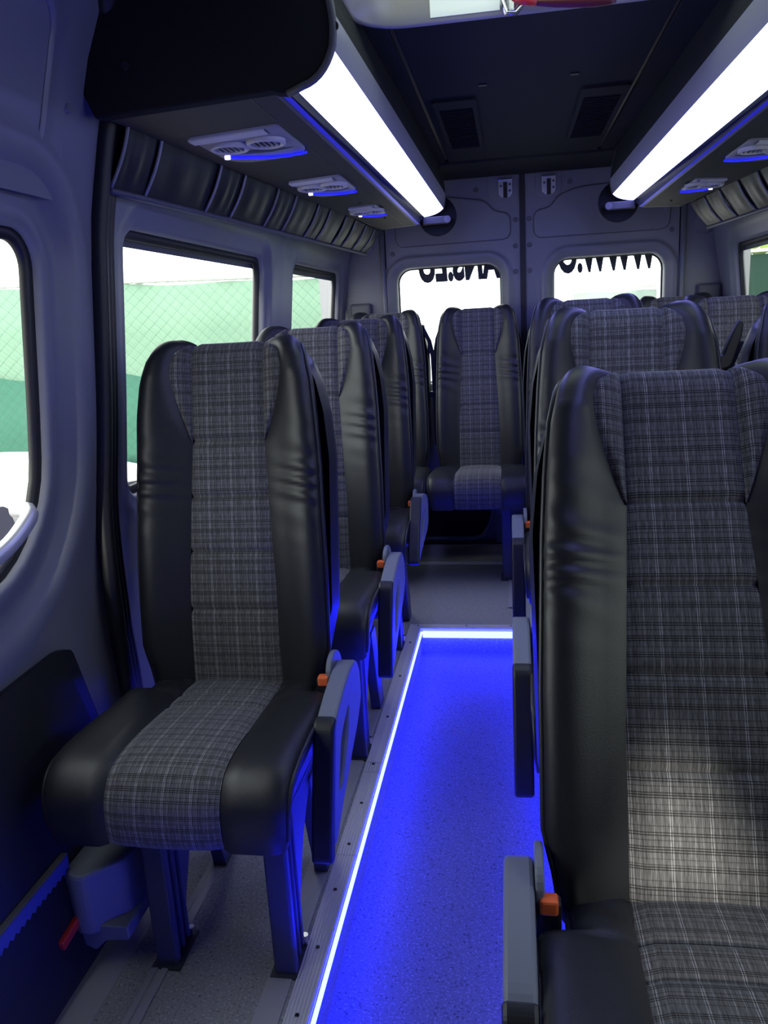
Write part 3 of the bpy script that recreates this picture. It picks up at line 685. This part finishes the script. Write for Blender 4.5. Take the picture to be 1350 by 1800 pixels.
def cush_panel(v0, v1, nv, nu=10):
    P, U = [], []
    for i in range(nv + 1):
        v = v0 + (v1 - v0) * i / nv; a = cush_a(v); row, ur = [], []; dv = min(v - v0, v1 - v) * LC
        for j in range(nu + 1):
            x = -a + 2 * a * j / nu
            row.append(cp(x, cush_n(x, v) + groove(a - abs(x), .007, .006) + groove(dv, .006, .0045) + .004 * math.sin(math.pi * j / nu), v)); ur.append((x, .9 + v * LC))
        P.append(row); U.append(ur)
    return grid_me(P, U)
def cush_side(sg):
    P = []
    for i in range(111):
        v = i / 110; a = cush_a(v); hw = cush_hw(v); row = []
        for j in range(11):
            ax = a + (hw - a) * (1 - (1 - j / 10) ** 1.5)
            row.append(cp(sg * ax, cush_n(ax, v) + groove(ax - a, .008, .006) + .0012 * math.sin(v * 60 + ax * 40) * math.exp(-((v - .1) / .1) ** 2), v))
        ne = cush_n(hw, v)
        for k in (1, 2, 3, 4): row.append(cp(sg * (hw + .002 * (k == 1) - .006 * (k - 1)), lerp(ne, -.095, k / 4), v))
        P.append(row)
    return grid_me(P)
def cush_piping(sg): return tube_me([cp(sg * (cush_hw(v) + .001), cush_n(cush_hw(v), v) - .003, v) for v in np.linspace(0, .97, 90)], .005, 6)

ARM_OUT = round_poly([(.055, .42), (.055, .49), (.02, .528), (-.04, .532), (-.12, .520), (-.205, .495), (-.240, .43), (-.280, .33), (-.290, .275), (-.262, .262), (-.19, .300), (-.09, .345), (.0, .38)], [.02, .03, .03, .04, .05, .03, .05, .05, .02, .02, .05, .05, .05], 5)
ARM_HOLE = round_poly([(-.075, .470), (-.165, .435), (-.215, .345), (-.175, .345), (-.10, .415)], .018, 4)
PAD_OUT = round_poly([(-.198, .507), (-.226, .496), (-.256, .42), (-.296, .32), (-.314, .252), (-.288, .246), (-.266, .32), (-.230, .41)], [.012, .02, .05, .05, .012, .012, .05, .05], 5)
def leg_me(x, ribs):
    bm = bmesh.new()
    def add(me):
        bm.from_mesh(me)
    P = round_poly([(-.318, 0), (-.318, .372), (-.02, .372), (-.04, .315), (-.16, .22), (-.235, .07), (-.235, 0)], [.004, .004, .01, .03, .08, .05, .004], 5)
    add(prism_me(P, x - .012, x + .012, 'yz', bev=.003))
    add(box_me(x - .023, x + .023, -.322, -.300, 0, .372, .005)); add(box_me(x - .030, x + .030, -.33, -.225, 0, .006))
    add(box_me(x - .026, x + .026, -.30, -.02, .352, .374, .004))
    if ribs:
        for yy in (-.275, -.25): add(box_me(x - .02, x + .02, yy - .006, yy + .006, .01, .36, .004))
    me = bpy.data.meshes.new('leg'); bm.to_mesh(me); bm.free(); return me
def rear_foot_me(x):
    return prism_me(round_poly([(-.10, .30), (-.03, .30), (.055, .012), (.06, 0), (-.02, 0), (-.02, .02)], .01, 3), x - .016, x + .016, 'yz', bev=.003)

SEAM = [0.0, .245, .405, .555, .705, 1.0]
CSEAM = [0.0, .185, .295, 1.0]
ME = dict(panels=[back_panel(SEAM[i], SEAM[i + 1], 40 if i == 4 else 18) for i in range(5)], insets=[back_inset(-1), back_inset(1)], bol=[back_bolster(-1), back_bolster(1)],
          bpip=[back_piping(-1), back_piping(1)], shell=shell(), cpan=[cush_panel(CSEAM[i], CSEAM[i + 1], 50 if i == 2 else 12) for i in range(3)],
          cside=[cush_side(-1), cush_side(1)], cpip=[cush_piping(-1), cush_piping(1)],
          pan=box_me(-.20, .20, -.36, .03, .362, .405, .015), bar=tube_me([(-.2, -.05, .345), (.2, -.05, .345)], .016, 10))
for k, m in (('panels', PLAID), ('insets', PLAID), ('bol', LEATHER), ('bpip', PIPING), ('cpan', PLAID), ('cside', LEATHER), ('cpip', PIPING)):
    for me in ME[k]: me.materials.append(m)
for k, m in (('shell', LEATHER), ('pan', BLACKPL), ('bar', LEGMET)): ME[k].materials.append(m)
_cache = {}
def shared(key, fn, m):
    if key not in _cache: _cache[key] = fn(); _cache[key].materials.append(m)
    return _cache[key]

def seat(label, x, y, group, arm=0, legs=(), recline=0.0, zs=1.0, arm_up=0.0, z0=0.0):
    """arm: +1 armrest on the right, -1 on the left; y is where the back meets the cushion"""
    s = thing('passenger_seat', label, 'seat', (x, y, z0), group); s.scale.z = zs
    b = link('backrest', ME['shell'], None, s)
    for me in ME['panels']: link('fabric_panel', me, None, b)
    for me in ME['insets']: link('wing_inset', me, None, b)
    for me in ME['bol']: link('side_bolster', me, None, b)
    for me in ME['bpip']: link('piping', me, None, b)
    if recline:
        p = Vector((0, 0.02, .47)); b.matrix_basis = Matrix.Translation(p) @ Matrix.Rotation(-recline, 4, 'X') @ Matrix.Translation(-p)
    c = link('cushion', ME['pan'], None, s)
    for me in ME['cpan']: link('fabric_panel', me, None, c)
    for me in ME['cside']: link('cushion_bolster', me, None, c)
    for me in ME['cpip']: link('piping', me, None, c)
    link('frame_bar', ME['bar'], None, s)
    for lx in legs:
        l = link('leg', shared(('leg', lx), lambda: leg_me(lx, True), LEGMET), None, s)
        link('rear_brace', shared(('foot', lx), lambda: rear_foot_me(lx), LEGMET), None, l)
        link('foot_bolt', shared(('fb', lx), lambda: cyl_me((lx + .02, -.24, .0), (0, 0, 1), .007, .028, 8), CHROME), None, l)
    if arm:
        a = link('armrest', shared(('arm', arm), lambda: prism_me(ARM_OUT, arm * .250 - .020, arm * .250 + .020, 'yz', holes=[ARM_HOLE], bev=.006), GREYPL), None, s)
        link('arm_pad', shared(('pad', arm), lambda: prism_me(PAD_OUT, arm * .250 - .021, arm * .250 + .021, 'yz', bev=.006), BLACKPL), None, a)
        link('pivot_cover', shared(('piv', arm), lambda: prism_me(round_poly([(.06, .42), (.06, .52), (.01, .556), (-.05, .545), (-.06, .46), (0, .40)], .03, 5), arm * .217, arm * .229, 'yz', bev=.003), GREYPL), None, a)
        if arm_up:
            p = Vector((0, .0, .50)); a.matrix_basis = Matrix.Translation(p) @ Matrix.Rotation(-arm_up, 4, 'X') @ Matrix.Translation(-p)
        k = link('belt_buckle', shared(('buck', arm), lambda: box_me(arm * .212 - .016, arm * .212 + .016, -.058, -.036, .40, .512, .004), BLACKPL), None, s)
        bt = link('release_button', shared(('btn', arm), lambda: box_me(arm * .212 - .012, arm * .212 + .012, -.061, -.040, .496, .518, .004), ORANGE), None, k); tag(bt, 'orange release button')
    return s
GL = 'single seats along the left wall'; GR = 'double seats on the right'; GB = 'rear bench seats'
seat('single plaid and leather seat nearest the sliding door, whole cushion in view', -.620, 1.580, GL, 1, (-.088, .160))
seat('single plaid and leather seat on the left, second from the sliding door', -.620, 2.375, GL, 1, (-.088, .160), zs=1.015)
seat('single plaid and leather seat on the left, third from the sliding door', -.620, 3.160, GL, 1, (-.088, .160), zs=1.03, arm_up=.30)
seat('big foreground seat on the right with a light patch on its plaid back', .248, .945, GR, -1, (-.08,), recline=.285)
seat('right aisle seat directly behind the big foreground seat', .262, 1.815, GR, -1, (-.08,), zs=1.02)
seat('window seat at the right picture edge, beside the second aisle seat', .737, 1.815, GR, 0, (.100,), zs=1.02)
seat('dark topped right aisle seat just before the rear bench', .262, 2.76, GR, -1, (-.08,), zs=1.05)
seat('window seat before the right rear window with grey plaid back showing', .737, 2.76, GR, 0, (.100,), zs=1.035)
seat('leftmost rear bench seat, mostly hidden behind the third left seat', -.637, 4.0, GB, 0, (-.10,), zs=1.05)
seat('rear bench seat facing down the aisle, seen whole in the middle', -.163, 4.0, GB, 0, (.128,), zs=1.05)
seat('rear bench seat just right of the middle one, hidden behind aisle seats', .311, 4.0, GB, 0, (-.10,), zs=1.05)
seat('rightmost rear bench seat in front of the right rear pillar', .785, 4.0, GB, 0, (.10,), zs=1.05)

# ---- seat belts
def ribbon(pts, w, axis, name, m, parent):
    a = Vector(axis); P = []
    for p in pts: P.append([Vector(p) - a * w / 2, Vector(p) + a * w / 2])
    bm_me = grid_me(P, smooth=False); o = link(name, bm_me, m, parent)
    md = o.modifiers.new('t', 'SOLIDIFY'); md.thickness = .002; return o
bl = thing('seat_belt', 'black belts meeting in a V between the two left rear bench seats', 'seat belt', (-.392, 4.10, .55))
ribbon([(-.052, .06, .645), (-.02, .05, .58), (-.004, .04, .50), (0, .03, .33), (.004, 0, .05)], .022, (1, 0, 0), 'strap', BELT, bl)
ribbon([(.045, .06, .65), (.022, .05, .59), (.010, .04, .52), (.008, .03, .36)], .022, (1, 0, 0), 'strap', BELT, bl)
ribbon([(-.024, .045, .56), (-.026, .04, .30)], .010, (1, 0, 0), 'strap', BELT, bl)
ribbon([(.030, .045, .56), (.030, .04, .30)], .010, (1, 0, 0), 'strap', BELT, bl)
for x in (-.056, .05): link('belt_guide', cyl_me((x - .014, .06, .648), (1, 0, 0), .014, .028, 14, None, .004), BLACKPL, bl)
box('adjuster', -.035, .035, .02, .045, .295, .325, BLACKPL, bl, .004)
b2 = thing('seat_belt', 'black belts and hooks between the two seats behind the foreground seat', 'seat belt', (.472, 1.965, .60))
ribbon([(-.03, .02, .535), (-.012, .01, .49), (-.006, 0, .40), (-.006, 0, .1)], .030, (1, 0, 0), 'strap', BELT, b2)
ribbon([(.045, .02, .555), (.022, .01, .50), (.018, 0, .44), (.016, 0, .1)], .030, (1, 0, 0), 'strap', BELT, b2)
link('belt_hook', prism_me(round_poly([(-.055, .50), (-.05, .575), (-.025, .575), (-.010, .53), (.006, .525), (.028, .585), (.040, .605), (.050, .598), (.046, .565), (.026, .50), (-.02, .485)], .008, 3), -.012, .012, 'xz', bev=.004), BLACKPL, b2)

b3 = thing('seat_belt', 'black belt strap hanging by the window beside the nearest single seat', 'seat belt', (-.862, 1.80, .62))
ribbon([(0, .0, .44), (.004, -.01, .34), (.008, -.02, .22), (.004, -.02, .10), (.0, -.01, .0)], .030, (.25, .97, 0), 'strap', BELT, b3)
link('belt_guide', prism_me(round_poly([(-.03, .22), (-.035, .27), (.0, .295), (.03, .28), (.03, .21), (.0, .19)], .012, 4), .006, .022, 'yz', bev=.003), BLACKPL, b3)
# ---- heater box with red lever and toothed sill at lower left
ht = thing('heater_box', 'grey ribbed heater box on the wall under the nearest single seat', 'heater', (-.915, 1.33, .055))
HP = round_poly([(-.03, -.10), (.035, -.10), (.055, -.115), (.080, -.115), (.10, -.09), (.135, -.06), (.15, .0), (.15, .12), (-.03, .12)], .012, 3)
link('housing', prism_me([(p[0], p[1]) for p in HP],   .045, .180, 'xy', bev=.008), GREYPL, ht)
link('skirt', prism_me(round_poly([(.055, .01), (.075, -.0), (.10, .025), (.15, .03), (.15, .06), (.03, .06), (.02, .05)], .006, 3), -.10, .10, 'xz', bev=.003), GREYPL, ht)
lv = box('lever', -.012, .012, -.055, .03, -.010, .010, RED, ht, .004); lv.location = (.045, -.115, .075); lv.rotation_euler = (.12, 0, 0); tag(lv, 'red lever')
sl = thing('toothed_sill', 'blue toothed sill strip running along the door bottom at lower left', 'sill', (-.885, .85, .235))
N = 44; teeth = [(-.35, .03), (-.35, 0)]
for k in range(N): teeth += [(-.35 + .74 * k / N, -.003), (-.35 + .74 * (k + .5) / N, .005)]
teeth += [(.39, .0), (.39, .03)]
link('toothed_strip', prism_me(teeth, -.004, .010, 'yz'), BLUELIT, sl); box('top_lip', -.014, .012, -.35, .39, .03, .036, TRIM, sl, .002)

# ================================================================== outside
GRAVEL = mat('pale_gravel', (0.50, 0.49, 0.46), 0.9, noise=(3, (0.40, 0.39, 0.37)), bump=(40, .3, .01))
FAB1 = mat('pale_green_netting', (0.19, 0.29, 0.22), 0.9, noise=(2.5, (0.13, 0.24, 0.17)), bump=(120, .3, .003))
FAB2 = mat('teal_netting', (0.035, 0.12, 0.088), 0.9, noise=(3, (0.045, 0.15, 0.105)), bump=(120, .3, .003))
FAB3 = mat('dark_green_netting', (0.010, 0.036, 0.027), 0.9, noise=(3, (0.014, 0.045, 0.033)))
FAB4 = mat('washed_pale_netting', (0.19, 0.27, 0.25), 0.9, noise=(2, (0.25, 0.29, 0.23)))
WIRE = mat('galvanised_wire', (0.10, 0.19, 0.15), 0.5, 0.3)
POST = mat('concrete_post', (0.45, 0.47, 0.43), 0.85, noise=(12, (0.35, 0.37, 0.33)))
CARW = mat('white_car_paint', (0.80, 0.81, 0.78), 0.25)
CARO = mat('orange_stripe', (0.80, 0.25, 0.10), 0.35)
CARG = mat('car_glass', (0.05, 0.05, 0.08), 0.1)
LEAF = mat('yellow_green_leaves', (0.32, 0.40, 0.10), 0.7, noise=(4, (0.20, 0.30, 0.06)))
BARK = mat('bark', (0.10, 0.08, 0.06), 0.9)
gz = -.78
g = struct('ground', grid_me([[(x, y, gz) for x in (-40, 40)] for y in (-30, 60)], smooth=False), GRAVEL, 'pale gravel ground outside the van', 'ground')

def fence(label, p0, p1, ztop, layers, wire=True, posts=5, rail=POST):
    p0, p1 = Vector((*p0, 0)), Vector((*p1, 0)); d = (p1 - p0); Ln = d.length; d.normalize(); n = Vector((d.y, -d.x, 0))
    if n.dot(-p0) < 0: n = -n
    f = thing('mesh_fence', label, 'fence', (p0.x, p0.y, gz)); o = p0 + Vector((0, 0, gz))
    def PT(s, z, off=0): return p0 + d * s + n * off + Vector((0, 0, z)) - o
    for zt, zb, off, m, ph in layers:
        C = 60; P = [[PT(Ln * j / C, lerp(zb, zt, i / 4) + (.04 * math.sin(j * .55 + ph) + .03 * math.sin(j * .23 + ph * 2)) * (1 if i == 4 else 0) * (1 if off > .02 else .25), off + .02 * math.sin(j * .8 + i)) for j in range(C + 1)] for i in range(5)]
        q = link('netting', grid_me(P), m, f); sd = q.modifiers.new('t', 'SOLIDIFY'); sd.thickness = .004
    for k in range(posts):
        link('post', tube_me([PT(Ln * k / (posts - 1), gz, -.06), PT(Ln * k / (posts - 1), ztop + .06, -.06)], .03, 10), rail, f)
    link('top_wire', tube_me([PT(0, ztop, -.01), PT(Ln, ztop, -.01)], .012, 8), rail, f)
    if wire:                                                        # chain-link diamonds, one mesh
        V, Fc = [], []; st = .085; H = ztop - gz; w = .0013
        k = -int(H / st) - 1
        while k * st < Ln:
            for sg in (1, -1):
                a, b = k * st, k * st + H; z0, z1 = (gz, ztop) if sg > 0 else (ztop, gz)
                t0, t1 = max(0, -a / H), min(1, (Ln - a) / H)
                if t1 > t0:
                    for off in (w, ):
                        A = PT(a + (b - a) * t0, lerp(z0, z1, t0), .09); B = PT(a + (b - a) * t1, lerp(z0, z1, t1), .09); i = len(V)
                        u = Vector((0, 0, w)); nn = n * w
                        V += [A - u, A + nn, A + u, A - nn, B - u, B + nn, B + u, B - nn]
                        Fc += [(i + q, i + (q + 1) % 4, i + 4 + (q + 1) % 4, i + 4 + q) for q in range(4)]
            k += 1
        wm = link('wire_mesh', mesh('wire', V, Fc, smooth=False), WIRE, f); wm['kind'] = 'stuff'
    return f
fence('chain link fence with pale and teal green netting outside the left windows', (-5.6, 4.2), (-1.27, 6.6), 1.62, [(1.60, .2, .0, FAB1, 0), (.98, -.7, .04, FAB2, 1), (.30, -.75, .07, FAB3, 2)], True, 4)
fence('dark green fence with white top rail outside the right rear window', (1.05, 6.06), (5.2, 5.2), 1.56, [(1.54, -.7, 0, FAB3, 0)], False, 4, mat('white_rail', (.8, .82, .8), .5))
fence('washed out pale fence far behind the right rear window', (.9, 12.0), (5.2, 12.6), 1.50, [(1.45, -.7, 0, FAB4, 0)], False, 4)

def shrub(label, c, rx, rz, n, seed):
    rng = random.Random(seed); t = thing('garden_shrub', label, 'shrub', (c[0], c[1], gz)); V, Fc = [], []
    for k in range(n):
        u = rng.uniform(-1, 1); a = rng.uniform(0, 2 * math.pi); r = rng.uniform(.55, 1) ** .5
        p = Vector((rx * r * math.sqrt(1 - u * u) * math.cos(a), rx * r * math.sqrt(1 - u * u) * math.sin(a), c[2] - gz + rz * r * u))
        e1 = Vector((rng.gauss(0, 1), rng.gauss(0, 1), rng.gauss(0, 1))).normalized(); e2 = e1.orthogonal().normalized(); s = rng.uniform(.05, .10); i = len(V)
        V += [p - e1 * s, p + e2 * s * .5, p + e1 * s, p - e2 * s * .5]; Fc.append((i, i + 1, i + 2, i + 3))
    o = link('foliage', mesh('leaves', V, Fc, smooth=False), LEAF, t); o['kind'] = 'stuff'
    link('trunk', tube_me([(0, 0, 0), (.03, 0, c[2] - gz)], [.08, .04], 8), BARK, t)
shrub('bushy yellow green shrub above the right fence, left one', (2.4, 7.6, 1.7), 1.0, 1.1, 2600, 1)
shrub('bushy yellow green shrub above the right fence, right one', (4.9, 7.4, 1.6), 1.1, 1.2, 2600, 2)

# white car parked outside, seen low through the left windows
car = thing('parked_car', 'white parked car with orange stripe seen low through the left windows', 'car', (-2.95, 3.1, gz)); car.rotation_euler.z = math.radians(62)
prof = [(-1.9, .28), (-1.95, .62), (-1.86, .80), (-1.2, .92), (-.62, .98), (-.12, 1.34), (.35, 1.42), (1.15, 1.38), (1.72, .98), (1.95, .90), (1.98, .40), (1.9, .28)]
pc = round_poly([(p[0], p[1]) for p in prof], .10, 4)
rows = []
for yv, s, dz in ((-.80, .90, -.05), (-.80, .97, 0), (-.70, 1, .0), (-.40, 1, .015), (0, 1, .02), (.40, 1, .015), (.70, 1, 0), (.80, .97, 0), (.80, .90, -.05)):
    rows.append([(p[0] * s, yv * (1 - .22 * max(0, (p[1] - .92)) / .5), p[1] * (1 + dz * .6) if p[1] > .5 else p[1]) for p in pc])
me = grid_me(rows, closed_u=True); bm = bmesh.new(); bm.from_mesh(me); bmesh.ops.holes_fill(bm, edges=[e for e in bm.edges if e.is_boundary]); me = from_bm('carbody', bm, True)
link('body', me, CARW, car)
for sg in (-1, 1):
    for wx in (-1.2, 1.25): 
        w_ = link('wheel', cyl_me((wx, sg * .66, .31), (0, sg, 0), .31, .18, 24, None, .02), RUBBER, car); link('hub_cap', cyl_me((wx, sg * .835, .31), (0, sg, 0), .19, .012, 18), CHROME, w_)
    link('side_window', prism_me(round_poly([(-.45, 1.0), (-.08, 1.29), (.32, 1.35), (.40, 1.0)], .04, 3), sg * .735 - .01, sg * .735 + .01, 'xz'), CARG, car)
    link('side_window', prism_me(round_poly([(.46, 1.0), (.40, 1.35), (1.08, 1.32), (1.45, 1.0)], .04, 3), sg * .735 - .01, sg * .735 + .01, 'xz'), CARG, car)
    box('stripe', -1.7, 1.7, sg * .795 - .012, sg * .795 + .012, .58, .72, CARO, car, .004)
    box('head_lamp', -1.93, -1.83, sg * .58 - .14, sg * .58 + .14, .66, .78, CHROME, car, .02); box('tail_lamp', 1.88, 1.97, sg * .62 - .10, sg * .62 + .10, .68, .86, RED, car, .02)
link('windscreen', mesh('ws', [(-.60, -.60, 1.02), (-.60, .60, 1.02), (-.16, .54, 1.36), (-.16, -.54, 1.36)], [(0, 1, 2, 3)], smooth=False), CARG, car).modifiers.new('t', 'SOLIDIFY').thickness = .03
